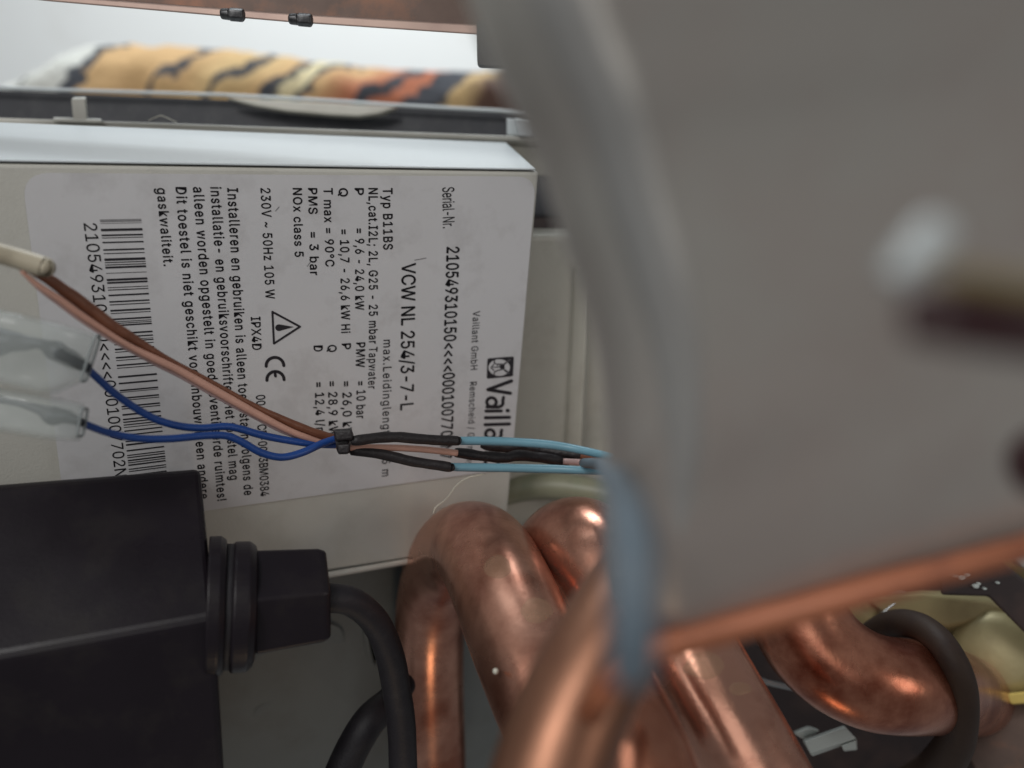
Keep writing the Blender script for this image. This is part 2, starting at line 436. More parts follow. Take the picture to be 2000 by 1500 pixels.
pad([(700, 1200), (760, 1195), (775, 1310), (715, 1320)], .0108, .0130, .0030, M['tray'])

# ------------------------------------------------------------------ control box with its type label
box = empty("control_box", L(500, 1100), "beige boiler control box with bright top and a printed type label", "control box")
tl = L(-320, 315); tr = L(1053, 336)
br = L(986, 1062); bl = L(-320, 1262)
bk_tl = P(-320, 233, .142); bk_tr = P(991, 284, .166)
front = [tl, tr, br, bl]
# front face solid and slanted top, one shell
V = [tl, tr, br, bl, bk_tl, bk_tr, br + NIN * 0.016, bl + NIN * 0.016]
Fc = [(0, 1, 2, 3), (4, 5, 1, 0), (7, 6, 5, 4), (1, 5, 6, 2), (3, 2, 6, 7), (0, 3, 7, 4)]
cov = obj("cover", V, Fc, M['cover'], box, bevel=0.0006, smooth=False)
# white top skin set on the slanted top
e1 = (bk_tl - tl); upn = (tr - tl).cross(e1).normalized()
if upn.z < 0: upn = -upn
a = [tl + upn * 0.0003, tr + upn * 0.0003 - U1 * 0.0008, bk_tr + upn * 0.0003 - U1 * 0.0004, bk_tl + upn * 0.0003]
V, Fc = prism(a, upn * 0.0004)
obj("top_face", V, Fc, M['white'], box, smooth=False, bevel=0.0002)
# lower edge bead
V, Fc = sweep([(L(x, y, 0.0002), 0.0007) for x, y in ((-320, 1262), (640, 1123), (986, 1064))], 8)
obj("bottom_bead", V, Fc, M['cover'], box)

# the label sheet
lab_poly = [L(42, 337, .00012), L(1047, 345, .00012), L(998, 915, .00012), L(132, 1034, .00012)]
V, Fc = prism(rounded(lab_poly, 0.0042), OUT * 0.00012)
label = obj("type_label", V, Fc, M['paper'], box, smooth=False)
label["label"] = "pinkish white printed type label with barcode"
INK = 0.00030

# --- lettering
import os
FONT = None
CAPS = {}
try:
    _fp = os.path.join(bpy.utils.system_resource('DATAFILES'), "fonts", "Inter.woff2")
    if os.path.exists(_fp): FONT = bpy.data.fonts.load(_fp)      # Blender's own interface typeface
except Exception:
    FONT = None
def text_mesh(s, bold, space):
    cu = bpy.data.curves.new("t", 'FONT'); cu.body = s; cu.size = 1.0; cu.offset = 0.0 if FONT else bold; cu.space_character = space
    cu.resolution_u = 4
    if FONT: cu.font = FONT
    o = bpy.data.objects.new("t", cu); COL.objects.link(o)
    dg = bpy.context.evaluated_depsgraph_get(); dg.update()
    me = bpy.data.meshes.new_from_object(o.evaluated_get(dg))
    V = [v.co.copy() for v in me.vertices]; Fc = [tuple(p.vertices) for p in me.polygons]
    bpy.data.objects.remove(o); bpy.data.curves.remove(cu); bpy.data.meshes.remove(me)
    return V, Fc
def cap_height():
    V, _ = text_mesh("H", 0, 1)
    return max(v.y for v in V)
CAP = cap_height()
def line(s, p0, p1, cap_px, bold=0.012, space=1.0, lift=INK):
    """baseline from pixel p0 to pixel p1 on the label; cap height given in pixels there"""
    A = L(*p0, lift); B = L(*p1, lift)
    mx = ((p0[0] + p1[0]) / 2, (p0[1] + p1[1]) / 2)
    # direction 'up' of the letters is to the right of the picture
    C0 = L(mx[0], mx[1], lift); C1 = L(mx[0] + cap_px, mx[1] - cap_px * 0.03, lift)
    cap = (C1 - C0).length
    V, Fc = text_mesh(s, bold, space)
    if FONT and bold > 0:                                   # heavier print: the outline laid down a few times, slightly spread
        base = (V, Fc)
        V, Fc = merge(*[([Vector((v.x + dx * bold, v.y + dy * bold, 0)) for v in base[0]], base[1]) for dx, dy in ((-1, 0), (1, 0), (0, 1), (0, -1), (.6, .6), (-.6, -.6))])
    x0 = min(v.x for v in V); x1 = max(v.x for v in V)
    ex = (B - A).normalized()
    ey = OUT.cross(ex).normalized()
    if ey.dot(U1) < 0: ey = -ey
    sx = (B - A).length / (x1 - x0); sy = cap / CAP
    return [A + ex * ((v.x - x0) * sx) + ey * (v.y * sy) for v in V], Fc
T = []
T.append(line("Serial-Nr.", (864, 366), (865, 446), 23, 0.004))
T.append(line("210549310150<<<<0001007702N7", (873, 482), (860, 897), 23, 0.017))
T.append(line("VCW NL 254/3-7-L", (785, 514), (782, 802), 26, 0.012))
T.append(line("Typ B11BS", (748, 367), (749, 488), 18, 0.018, 1.12))
T.append(line("max.Leidinglengte   25 m", (749, 664), (746, 931), 16, 0.008, 1.15))
T.append(line("NL,cat.I2L; 2L, G25 - 25 mbar", (720, 367), (721, 672), 17, 0.018, 1.12))
T.append(line("Tapwater", (721, 678), (719, 760), 16, 0.012, 1.12))
for s, xs, y0, y1, xe in (("P", 693, 367, 381, 693), ("= 9,6 - 24,0 kW", 694, 446, 606, 694), ("PMW", 696, 669, 718, 695), ("= 10 bar", 697, 745, 818, 696),
                  ("Q", 662, 367, 384, 662), ("= 10,7 - 26,6 kW Hi", 664, 448, 651, 667), ("P", 668, 671, 683, 668), ("= 26,0 kW", 669, 745, 856, 670),
                  ("T max = 90°C", 632, 367, 521, 636), ("Q", 640, 674, 688, 640), ("= 28,9 kW", 641, 745, 853, 643),
                  ("PMS", 602, 367, 418, 603), ("= 3 bar", 604, 453, 538, 606), ("D", 613, 675, 687, 613), ("= 12,4 l/min", 615, 747, 868, 618),
                  ("NOx class 5", 572, 367, 502, 576)):
    T.append(line(s, (xs, y0), (xe, y1), 17, 0.017, 1.1))
T.append(line("230V ~ 50Hz 105 W", (509, 367), (519, 584), 18, 0.013, 1.1))
T.append(line("IPX4D", (490, 619), (493, 684), 18, 0.012, 1.05))
T.append(line("0063   CE-0063BM0384", (500, 772), (509, 970), 17, 0.012))
T.append(line("Installeren en gebruiken is alleen toegestaan volgens de", (444, 367), (477, 968), 19, 0.016, 1.14))
T.append(line("installatie- en gebruiksvoorschriften.Het toestel mag", (411, 365), (449, 938), 19, 0.016, 1.14))
T.append(line("alleen worden opgestelt in goed geventileerde ruimtes!", (377, 365), (425, 979), 19, 0.016, 1.14))
T.append(line("Dit toestel is niet geschikt voor inbouw in een andere", (343, 365), (391, 975), 19, 0.016, 1.14))
T.append(line("gaskwaliteit.", (306, 367), (320, 520), 19, 0.016, 1.14))
T.append(line("210549310150<<<<0001007702N7", (163, 436), (227, 948), 24, 0.002))
T.append(line("Vaillant GmbH    Remscheid / Germany", (924, 608), (911, 910), 13, 0.006, 1.1))
V, Fc = merge(*T)
obj("printed_text", V, Fc, M['ink'], label, smooth=False)

# --- barcode bars
bars = [(137, 14), (166, 9), (180, 4), (205, 8), (245, 9), (265, 5), (298, 14), (314, 5), (327, 5), (341, 11), (372, 3), (408, 12), (424, 10), (450, 4),
        (463, 5), (492, 9), (527, 8), (543, 5), (575, 10), (590, 4), (622, 9), (636, 4), (645, 4), (656, 8), (700, 9), (720, 7), (735, 3), (744, 6), (760, 4),
        (785, 9), (800, 4), (830, 9), (845, 4), (872, 8), (887, 4), (935, 10), (970, 9), (1008, 8), (1018, 3), (1050, 8), (1062, 4), (1095, 8), (1108, 5),
        (1140, 9), (1165, 8), (1180, 7), (1195, 6), (1208, 4), (1228, 7), (1250, 7), (1285, 6), (1303, 9), (1335, 8), (1360, 6), (1372, 6), (1388, 8), (1400, 5),
        (1413, 8), (1435, 6), (1447, 5), (1470, 8), (1490, 6)]
def bar(y, th):
    q = []
    for sgn in (-1, 1):
        yy = y + sgn * th / 2 * 0.95
        t = (yy - 86) / (1447 - 86)
        q.append((195 + 57 * t, 400 + yy / 2.777)); q.append((276 + 48.5 * t, 400 + (yy - 4 - 22 * t) / 2.777))
    return [L(*q[0], INK), L(*q[1], INK), L(*q[3], INK), L(*q[2], INK)], [(0, 1, 2, 3)]
V, Fc = merge(*[bar(*b_) for b_ in bars])
obj("barcode", V, Fc, M['ink'], label, smooth=False)
V, Fc = merge(*[bar(*b_) for b_ in ((82, 4), (90, 6), (101, 3))])
obj("barcode_faded_bar", V, Fc, M['fade'], label, smooth=False)

# --- strokes in the plane of the label
def stroke(pts, wd, lift=INK):
    V, Fc = [], []
    h = wd / 2
    parts = []
    for i in range(len(pts) - 1):
        (x0, y0), (x1, y1) = pts[i], pts[i + 1]
        l = math.hypot(x1 - x0, y1 - y0) or 1
        nx, ny = -(y1 - y0) / l * h, (x1 - x0) / l * h
        parts.append(([L(x0 + nx, y0 + ny, lift), L(x1 + nx, y1 + ny, lift), L(x1 - nx, y1 - ny, lift), L(x0 - nx, y0 - ny, lift)], [(0, 1, 2, 3)]))
    for i, (x, y) in enumerate(pts):
        parts.append(([L(x + h * math.cos(q * math.pi / 6), y + h * math.sin(q * math.pi / 6), lift + 0.000002 * (1 + i % 2)) for q in range(12)], [tuple(range(12))]))
    return merge(*parts)
def arcpts(cx, cy, rx, ry, a0, a1, n=12):
    return [(cx + rx * math.cos(math.radians(a0 + (a1 - a0) * k / n)), cy + ry * math.sin(math.radians(a0 + (a1 - a0) * k / n))) for k in range(n + 1)]
def flat(pts, lift): return [L(x, y, lift) for x, y in pts], [tuple(range(len(pts)))]
def ell(cx, cy, rx, ry, lift, n=28): return flat([(cx + rx * math.cos(2 * math.pi * k / n), cy + ry * math.sin(2 * math.pi * k / n)) for k in range(n)], lift)

# word mark
S = [stroke([(999, 744), (953, 761), (997, 768)], 6.8)]
S += [stroke(arcpts(960, 785.5, 9.3, 8.8, 0, 360, 20), 6.2), stroke([(951, 795), (973, 795)] + arcpts(974, 786, 8.5, 8.5, 80, -20, 8) + [(983.5, 776)], 6.2)]
S += [stroke([(949, 803), (979, 802.5)], 6.2), stroke([(991, 802), (992, 802)], 7.5)]
S += [stroke([(948, 816), (995, 815)], 6.4), stroke([(947.5, 829.5), (995, 828)], 6.4)]
S += [stroke(arcpts(957, 847.5, 8.6, 8.4, 0, 360, 20), 6), stroke([(948, 857.5), (970, 857)] + arcpts(971, 848, 8, 8.5, 80, -20, 8) + [(980, 840)], 6)]
S += [stroke([(947, 866), (979, 865)], 6), stroke([(947, 884), (968, 883.5)] + arcpts(969, 875, 8.5, 8, 80, -80, 8), 6)]
S += [stroke([(990, 894)] + [(960, 895), (951, 897), (947, 905)], 6), stroke([(973, 877), (973, 907)], 5)]
V, Fc = merge(*S)
obj("word_mark", V, Fc, M['ink'], label, smooth=False)
# hare emblem
em = rounded([Vector((952, 700, 0)), Vector((1004, 696, 0)), Vector((1001.7, 735, 0)), Vector((950.5, 740, 0))], 4, 4)
V, Fc = flat([(p.x, p.y) for p in em], INK)
obj("emblem", V, Fc, M['ink'], label, smooth=False)
V, Fc = ell(975, 718, 21, 16.3, INK + 0.00002)
obj("emblem_disc", V, Fc, M['paper'], label, smooth=False)
E2 = INK + 0.00004
S = [ell(981, 716, 5, 6, E2), stroke([(983, 713), (992, 705), (1002, 699)], 3.2, E2), stroke([(983, 720), (992, 727), (1001, 732)], 3.2, E2),
     stroke([(980, 711), (970, 711.5), (965, 708), (966, 703)], 2.2, E2), stroke([(980, 722), (970, 724), (965, 728), (965, 733)], 2.2, E2),
     stroke([(978, 717), (962, 717.5)], 1.8, E2), stroke([(965, 711), (959, 718), (965, 724)], 2.0, E2), stroke([(979, 714), (970, 714)], 1.3, E2)]
V, Fc = merge(*S)
obj("hare_drawing", V, Fc, M['ink'], label, smooth=False)
V, Fc = merge(stroke([(987, 708), (997, 702)], 1.4, E2 + 0.00002), stroke([(985, 725), (994, 729.5)], 1.4, E2 + 0.00002), stroke([(983, 711.5), (977, 712)], 1.4, E2 + 0.00002))
obj("hare_highlight", V, Fc, M['fade'], label, smooth=False)
# warning triangle
S = [stroke([(532, 609), (586, 638), (535, 671), (532, 609)], 4.0), ell(545, 640, 7.5, 6.5, INK), flat([(546, 633.4), (574, 638.5), (546, 646.3)], INK + 0.000004)]
V, Fc = merge(*S)
obj("warning_sign", V, Fc, M['ink'], label, smooth=False)
# conformity mark
S = [stroke(arcpts(537, 714, 17.2, 16, 175, 360), 6), stroke(arcpts(538, 741.5, 16.8, 16, 175, 360), 6), stroke([(537, 727), (538, 734.5)], 5.5)]
V, Fc = merge(*S)
obj("conformity_mark", V, Fc, M['ink'], label, smooth=False)
for q, wd_ in (([(545, 404), (538, 412)], 1.2), ([(810, 508), (832, 504)], 1.4), ([(600, 520), (606, 512)], 1.2)):
    V, Fc = stroke(q, wd_)
    obj("scuff_mark", V, Fc, M['fade'], label, smooth=False)

# ------------------------------------------------------------------ rusty bracket along the top with two screws
brk = empty("metal_bracket", P(500, 40, .12), "rusty brown metal bracket with two dark screws across the top left", "bracket")
zb_ = 0.128
V, Fc = prism([P(-200, -40, zb_), P(100, -8, zb_), P(560, 28, zb_), P(935, 52, zb_), P(1000, 58, zb_), P(1000, -130, zb_), P(-200, -130, zb_)], (0, 0.0015, 0))
obj("bracket_web", V, Fc, M['bracket'], brk, smooth=False, bevel=0.0002)
V, Fc = hexa([P(-200, -42, zb_ - .001), P(100, -9, zb_ - .001), P(560, 26, zb_ - .001), P(936, 48, zb_ - .001), P(936, 68, zb_ - .001), P(560, 43, zb_ - .001), P(100, 3, zb_ - .001), P(-200, -28, zb_ - .001)],
             [P(-200, -48, zb_ + .012), P(100, -15, zb_ + .012), P(560, 21, zb_ + .012), P(936, 44, zb_ + .012), P(936, 63, zb_ + .012), P(560, 39, zb_ + .012), P(100, -1, zb_ + .012), P(-200, -32, zb_ + .012)])
obj("bracket_flange", V, Fc, M['bracketpale'], brk, smooth=False, bevel=0.0003)
for x, y in ((455, 28), (588, 38)):
    zc = zb_ - .004
    c0 = P(x - 24, y - 1, zc); c1 = P(x - 6, y, zc); c2 = P(x + 22, y + 2, zc)
    u = 1 / F * zc * K
    V, Fc = merge(lathe([(c0, 6 * u), (P(x - 22, y - 1, zc), 10 * u), (c1, 11 * u)], 20), lathe([(c1, 13 * u), (P(x + 18, y + 2, zc), 13 * u), (c2, 11 * u)], 6))
    obj("screw", V, Fc, M['screw'], brk, bevel=0.0002)
V, Fc = prism(rounded([P(930, 40, .118), P(1300, 40, .118), P(1300, 140, .118), P(1090, 134, .118), P(932, 126, .118)], 0.0008), (0, 0.0015, 0))
obj("bracket_tab", V, Fc, M['darkplate'], brk, smooth=False)

# ------------------------------------------------------------------ large grey plate in the foreground
plate = empty("flue_collector_plate", P(1600, 1100, .06), "large out of focus grey sheet metal plate with rounded edge filling the right half", "metal plate")
Lp = catmull([(945, -160), (990, -20), (1035, 90), (1085, 195), (1117, 290), (1150, 400), (1190, 520), (1222, 640), (1240, 760), (1246, 880), (1240, 980), (1235, 1080), (1236, 1150), (1245, 1200), (1270, 1232)], 5)
nR = len(Lp)
V, Fc = [], []
cols = [0, .003, .008, .015, .025, .035, .05, .065, .08, .095, .105, .115, .125, .135, .145, .155, .17, .19, .25, .35, .5, .65, .8, 1.0]
for i, (x, y) in enumerate(Lp):
    t = i / (nR - 1)
    yR = -260 + (990 + 260) * t
    zL = .036 + .0225 * t ** 1.1
    zR = .036 + .018 * t
    for s in cols:
        px = x + (2250 - x) * s; py = y + (yR - y) * s
        z = zL + (zR - zL) * s
        e = min(1.0, s / 0.10)
        roll = 0.0065 * (1 - math.sqrt(max(0, 1 - (1 - e) ** 2)))      # rounded left rim falls away from the viewer
        lip = 0.0        # the face is set back behind the rim
        p = P(px, py, z)
        p += Vector((0, roll + lip, 0)) + p.normalized() * 0
        V.append(p)
nc = len(cols)
for i in range(nR - 1):
    for j in range(nc - 1):
        Fc.append((i * nc + j, i * nc + j + 1, (i + 1) * nc + j + 1, (i + 1) * nc + j))
pb = obj("plate_body", V, Fc, M['flue'], plate)
sd = pb.modifiers.new("thick", 'SOLIDIFY'); sd.thickness = 0.0016; sd.offset = 1.0 
rim = []
for i, (x, y) in enumerate(Lp):
    t = i / (nR - 1); s_ = 0.088; yR = -260 + (990 + 260) * t
    px = x + (2250 - x) * s_; py = y + (yR - y) * s_
    rim.append((P(px, py, .036 + .0225 * t ** 1.1 - .0004), 0.0021 - 0.0012 * max(0, (t - 0.45) / 0.55)))
V, Fc = sweep(rim, 24)
obj("highlight_bead", V, Fc, M['rim'], plate)  # bead added along the rounded rim to catch its highlight band
# copper coloured lower edge
bot = [(1150, 1375, .0590), (1200, 1296, .0580), (1262, 1248, .0570), (1400, 1209, .0558), (1550, 1170, .0548), (1700, 1129, .0539), (1850, 1090, .0530), (2000, 1050, .0522), (2260, 983, .0510)]
V, Fc = sweep([(P(x, y + 22, z), r) for (x, y, z), r in zip(bot, (.0011, .0013, .0013, .0013, .00125, .0012, .00115, .0011, .0011))], 14, True, 0.15, 300)
obj("copper_edge", V, Fc, M['rust'], plate)
# dark knob put in to make a soft dark spot at the right border
V, Fc = lathe([(P(2048, 905, .0415), .0018), (P(2048, 905, .039), .0021), (P(2048, 905, .0385), .0014)], 24)
obj("dark_spot_knob", V, Fc, M['maroon'], plate)

# blurred connector sitting on the plate
con = empty("plug_connector", P(1850, 600, .032), "blurred dark maroon plug with a pale highlight shape and an ochre wire on the grey plate", "connector")
zc = .027
tube("plug_highlight", [(1742, 548, zc, 26), (1775, 512, zc, 36), (1815, 470, zc, 42), (1840, 448, zc, 36)], M['plugpale'], con, n=4)  # pale tube put in for the oval highlight on the plug
tube("maroon_plug", [(1772, 625, zc, 42), (1840, 620, zc - .0005, 58), (1940, 632, zc - .0005, 60), (2120, 655, zc, 60)], M['maroon'], con, n=4)
tube("ochre_wire", [(1835, 540, zc - .002, 15), (1900, 545, zc - .002, 22), (1960, 556, zc - .002, 23), (2120, 575, zc - .002, 23)], M['amber'], con, n=4)

# slate blue cable dropping down beside the plate
o = tube("dropping_cable", [(1140, 904, .130, 9), (1172, 907, .100, 13), (1186, 916, .072, 19), (1200, 938, .050, 28), (1222, 985, .038, 38), (1236, 1060, .034, 45), (1238, 1150, .033, 47), (1236, 1240, .033, 47), (1234, 1310, .034, 44), (1234, 1325, .034, 30)], M['bluegrey'], None, n=8)
tag(o, "blurred slate blue cable hanging down along the left rim of the grey plate", "cable")

# ------------------------------------------------------------------ copper pipes
PIPES = []
def copper(name, pts, m, label_, n=10, ring=40):
    path = pxpath(pts, n)
    for _ in range(40):
        path = [path[0]] + [((path[i - 1][0] + path[i][0] * 2 + path[i + 1][0]) / 4, (path[i - 1][1] + path[i][1] * 2 + path[i + 1][1]) / 4) for i in range(1, len(path) - 1)] + [path[-1]]
    V, Fc = sweep(path, ring, True, 0.004, 90)
    o = obj(name, V, Fc, m)
    tag(o, label_, "pipe", "copper water pipes")
    PIPES.append((o, V, Fc))
    return o
copper("copper_pipe", [(850, 1640, .185, 62), (846, 1500, .182, 64), (840, 1350, .178, 66), (838, 1220, .172, 68), (855, 1120, .163, 73), (900, 1062, .151, 83), (945, 1075, .138, 93), (985, 1160, .126, 101), (1030, 1270, .117, 106), (1085, 1400, .110, 110), (1160, 1560, .104, 114)],
       M['copper'], "dusty copper pipe bent in an upside down U beside the black cable")
copper("copper_pipe", [(1035, 1250, .160, 80), (1060, 1140, .152, 86), (1105, 1060, .142, 94), (1165, 1080, .134, 99), (1220, 1180, .128, 103), (1290, 1330, .124, 104)],
       M['copper'], "brown copper pipe bend showing as a round knuckle behind the wires' end")
copper("copper_pipe", [(1390, 950, .075, 95), (1290, 1090, .071, 100), (1195, 1235, .067, 105), (1110, 1400, .064, 112), (1060, 1560, .062, 118), (1040, 1680, .061, 122)],
       M['coppermatt'], "blurred near copper pipe slanting down under the slate blue cable")
copper("copper_pipe", [(1170, 1290, .098, 84), (1205, 1370, .094, 92), (1232, 1440, .090, 98), (1262, 1520, .087, 104), (1300, 1640, .085, 110)],
       M['copperred'], "reddish copper pipe end with a hot spot at the bottom centre")
copper("copper_pipe", [(1260, 1100, .128, 90), (1325, 1230, .122, 95), (1400, 1370, .117, 98), (1490, 1530, .112, 102), (1540, 1640, .110, 104)],
       M['copper'], "straight copper pipe with pale flux stains slanting below the plate edge")
copper("copper_pipe", [(1530, 1060, .142, 92), (1545, 1160, .140, 94), (1575, 1245, .138, 95), (1640, 1305, .136, 94), (1715, 1338, .135, 92), (1785, 1340, .139, 90), (1835, 1345, .148, 84), (1875, 1352, .160, 78), (1900, 1360, .175, 72)],
       M['copperred'], "shiny copper U bend curving below the plate at lower right")
o = tube("bent_hose", [(1682, 1266, .160, 24), (1712, 1234, .155, 26), (1758, 1217, .148, 27), (1808, 1230, .140, 27), (1850, 1272, .134, 27), (1877, 1335, .133, 28), (1880, 1405, .137, 29), (1855, 1470, .146, 36), (1800, 1520, .158, 34), (1700, 1570, .17, 34)], M['hose'], None, n=8)
tag(o, "dark brown black hose bent round the end of the copper U bend", "hose")
# solder / flux blobs
for (x, y, z, r, c) in ((968, 1311, .1075, 6, 'hair'), ):
    V, Fc = lathe([(P(x, y, z + .001), r * z * K / F * .4), (P(x, y, z), r * z * K / F), (P(x, y, z - .0005), r * z * K / F * .5)], 12)
    o = obj("solder_drop", V, Fc, M[c]); tag(o, "tiny pale solder drop on the dusty bent copper pipe", "solder drop")

from mathutils.bvhtree import BVHTree
def stain(i, cx, cy, rx, ry, m, seed):
    """a thin dried flux stain lying on the surface of a pipe"""
    o, V, Fc = PIPES[i]
    tree = BVHTree.FromPolygons([tuple(v) for v in V], Fc)
    NR, NA = 5, 24
    pts = []
    for a in range(NR + 1):
        for k in range(NA):
            an = 2 * math.pi * k / NA
            q = (a / NR) * (1 + 0.16 * mnoise.noise(Vector((math.cos(an) * 1.5, math.sin(an) * 1.5, seed))))
            d = P(cx + rx * q * math.cos(an), cy + ry * q * math.sin(an), 1).normalized()
            hit, nrm, _, _ = tree.ray_cast(Vector((0, 0, 0)), d)
            if hit is None: return
            if nrm.dot(d) > 0: nrm = -nrm
            pts.append(hit + nrm * (0.00010 if a < NR else 0.00001))
    Fq = [tuple(range(NA))]
    for a in range(NR):
        for k in range(NA):
            k2 = (k + 1) % NA
            Fq.append((a * NA + k, a * NA + k2, (a + 1) * NA + k2, (a + 1) * NA + k))
    obj("flux_stain", pts, Fq[1:], m, o)
M['stain'] = mat("dried_flux", (0.55, 0.38, 0.24, 1), 0.5, 0.5, var=0.15, vscale=300, alpha=0.26)
for i, cx, cy, rx, ry, mm in ((0, 972, 1108, 26, 23, 'stain'), (0, 1048, 1192, 30, 25, 'stain'), (4, 1445, 1345, 22, 13, 'stain'), (4, 1375, 1300, 40, 26, 'stain')):
    stain(i, cx, cy, rx, ry, M[mm], cx)

# brass valve group at lower right
val = empty("brass_valve", P(1900, 1330, .17), "olive brass valve body with round boss at the lower right edge", "valve")
V, Fc = lathe([(P(1620, 1150, .178), .0030), (P(1640, 1180, .176), .0046), (P(1690, 1205, .176), .0046), (P(1700, 1210, .176), .0034)], 28)
obj("valve_neck", V, Fc, M['brass'], val, bevel=0.0004)
V, Fc = hexa([P(1690, 1166, .170), P(1800, 1158, .170), P(1930, 1172, .170), P(1985, 1190, .170), P(1960, 1200, .170), P(1850, 1225, .170), P(1740, 1205, .170)],
             [P(1690, 1160, .182), P(1800, 1150, .182), P(1930, 1160, .182), P(1990, 1180, .182), P(1970, 1240, .182), P(1860, 1260, .182), P(1740, 1230, .182)])
obj("valve_arm", V, Fc, M['brass'], val, bevel=0.001)
V, Fc = lathe([(P(1960, 1280, .185), .0105), (P(1950, 1277, .172), .0108), (P(1944, 1275, .167), .0098), (P(1942, 1275, .166), .0070)], 40)
obj("valve_boss", V, Fc, M['brass'], val)
V, Fc = prism([P(1870, 1190, .186), P(2200, 1180, .186), P(2200, 1420, .186), P(1930, 1400, .186)], (0, 0.01, 0))
obj("valve_body", V, Fc, M['brass'], val, bevel=0.001)
V, Fc = hexa([P(1962, 1356, .160), P(2120, 1338, .160), P(2120, 1366, .160), P(1975, 1376, .160)], [P(1962, 1352, .168), P(2120, 1334, .168), P(2120, 1366, .168), P(1975, 1376, .168)])
obj("yellow_tab", V, Fc, M['yellow'], val, bevel=0.0005)
V, Fc = lathe([(P(2000, 1470, .190), .013), (P(1990, 1465, .170), .013), (P(1985, 1462, .166), .011)], 36)
obj("lower_cap", V, Fc, M['bracket'], val, bevel=0.0005)
V, Fc = prism([P(1704, 1152, .168), P(1768, 1153, .168), P(1768, 1157, .168), P(1704, 1155, .168)], (0, 0.002, 0))
obj("thin_pin", V, Fc, M['hair'], val)
V, Fc = sweep(pxpath([(1702, 1232, .166, 3), (1712, 1212, .166, 2.5), (1730, 1192, .166, 2.5), (1748, 1178, .166, 2)], 5), 8)
obj("spring_wire", V, Fc, M['steel'], val)
# dark bracket with corroded flecks
cb = empty("corroded_bracket", P(1920, 1140, .15), "dark corroded bracket with white flecks under the plate at the right edge", "bracket")
V, Fc = hexa([P(1835, 1130, .150), P(1900, 1080, .150), P(1945, 1090, .150), P(2080, 1200, .150), P(2080, 1290, .150), P(2000, 1235, .150), P(1930, 1165, .150), P(1838, 1162, .150)],
             [P(1835, 1125, .158), P(1900, 1075, .158), P(1945, 1085, .158), P(2080, 1195, .158), P(2080, 1290, .158), P(2000, 1235, .158), P(1930, 1160, .158), P(1838, 1160, .158)])
obj("bracket_body", V, Fc, M['darkshade'], cb, bevel=0.0006)
for i, (x, y, s) in enumerate(((1856, 1118, 9), (1866, 1124, 6), (1880, 1128, 8), (1890, 1122, 6), (1907, 1145, 7), (1913, 1141, 5), (1950, 1139, 4), (1925, 1150, 4))):
    pts = [P(x + s * (0.7 + 0.5 * random.random()) * math.cos(a * math.pi / 4), y + 0.7 * s * (0.6 + 0.6 * random.random()) * math.sin(a * math.pi / 4), .1493) for a in range(8)]
    V, Fc = prism(pts, (0, 0.0008, 0))
    obj("corrosion_fleck", V, Fc, M['clip'], cb, bevel=0.0002)
V, Fc = prism([P(1975, 1082, .155), P(2060, 1060, .155), P(2060, 1120, .155), P(2000, 1110, .155)], (0, 0.004, 0))
obj("pale_nut", V, Fc, M['clip'], cb, bevel=0.0008)
V, Fc = prism([P(1945, 1095, .165), P(2080, 1040, .165), P(2080, 1190, .165)], (0, 0.004, 0))
obj("backing_tab", V, Fc, M['brass'], cb)
# grey plastic clip
gc = empty("pipe_clip", P(1620, 1450, .145), "grey plastic pipe clip tongue below the copper U bend", "clip")
V, Fc = hexa([P(1570, 1448, .145), P(1650, 1420, .145), P(1672, 1442, .145), P(1582, 1472, .145)], [P(1566, 1445, .151), P(1648, 1416, .151), P(1676, 1446, .151), P(1586, 1478, .151)])
obj("clip_tongue", V, Fc, M['clip'], gc, bevel=0.0004)
V, Fc = hexa([P(1547, 1432, .150), P(1580, 1420, .150), P(1602, 1428, .150), P(1570, 1442, .150)], [P(1545, 1430, .156), P(1578, 1416, .156), P(1604, 1426, .156), P(1572, 1446, .156)])
obj("clip_hook", V, Fc, M['clip'], gc, bevel=0.0008)
V, Fc = hexa([P(1642, 1455, .146), P(1672, 1445, .146), P(1673, 1463, .146), P(1648, 1466, .146)], [P(1642, 1453, .150), P(1674, 1443, .150), P(1675, 1465, .150), P(1648, 1468, .150)])
obj("clip_tip", V, Fc, M['clip'], gc, bevel=0.0003)
o = tube("thin_rod", [(1400, 1280, .168, 5), (1470, 1322, .168, 5), (1530, 1340, .168, 5), (1600, 1352, .168, 5)], M['steel'], None, 4, 10)
tag(o, "thin steel rod in the dark gap between copper pipes", "rod")

# ------------------------------------------------------------------ black transformer box with gland and cable
tra = empty("ignition_transformer", P(220, 1480, .12), "black moulded plastic transformer box with cable gland at the lower left", "transformer")
zt = .120; zf = .098
top_b = [P(-260, 962, zt), P(388, 916, zt)]
V = [P(-260, 968, zt - .013), P(392, 916, zt), P(420, 1206, zf + .008), P(-260, 1330, zf - .003),
     P(-260, 1800, zf + .003), P(455, 1800, zf + .018),
     P(-260, 968, zt + .017), P(370, 920, zt + .03), P(-260, 1800, zt + .035), P(440, 1800, zt + .04)]
Fc = [(0, 1, 2, 3), (3, 2, 5, 4), (6, 7, 1, 0), (1, 7, 9, 5, 2), (8, 9, 7, 6), (4, 5, 9, 8), (0, 3, 4, 8, 6)]
obj("housing", V, Fc, M['black'], tra, bevel=0.0011, smooth=False)
# lug and slot on the left
V, Fc = sweep(pxpath([(-60, 1030, .1125, 12), (10, 1034, .1125, 11), (40, 1045, .1125, 7), (46, 1056, .1125, 3)], 5), 10)
obj("moulded_latch", V, Fc, M['rubber'], tra)
V, Fc = prism([P(-40, 975, .1165), P(25, 972, .1165), P(32, 980, .1155), P(5, 1000, .1145), P(-40, 1003, .1145)], (0, -0.0006, 0.0004))
obj("latch_slot", V, Fc, M['rubber'], tra)
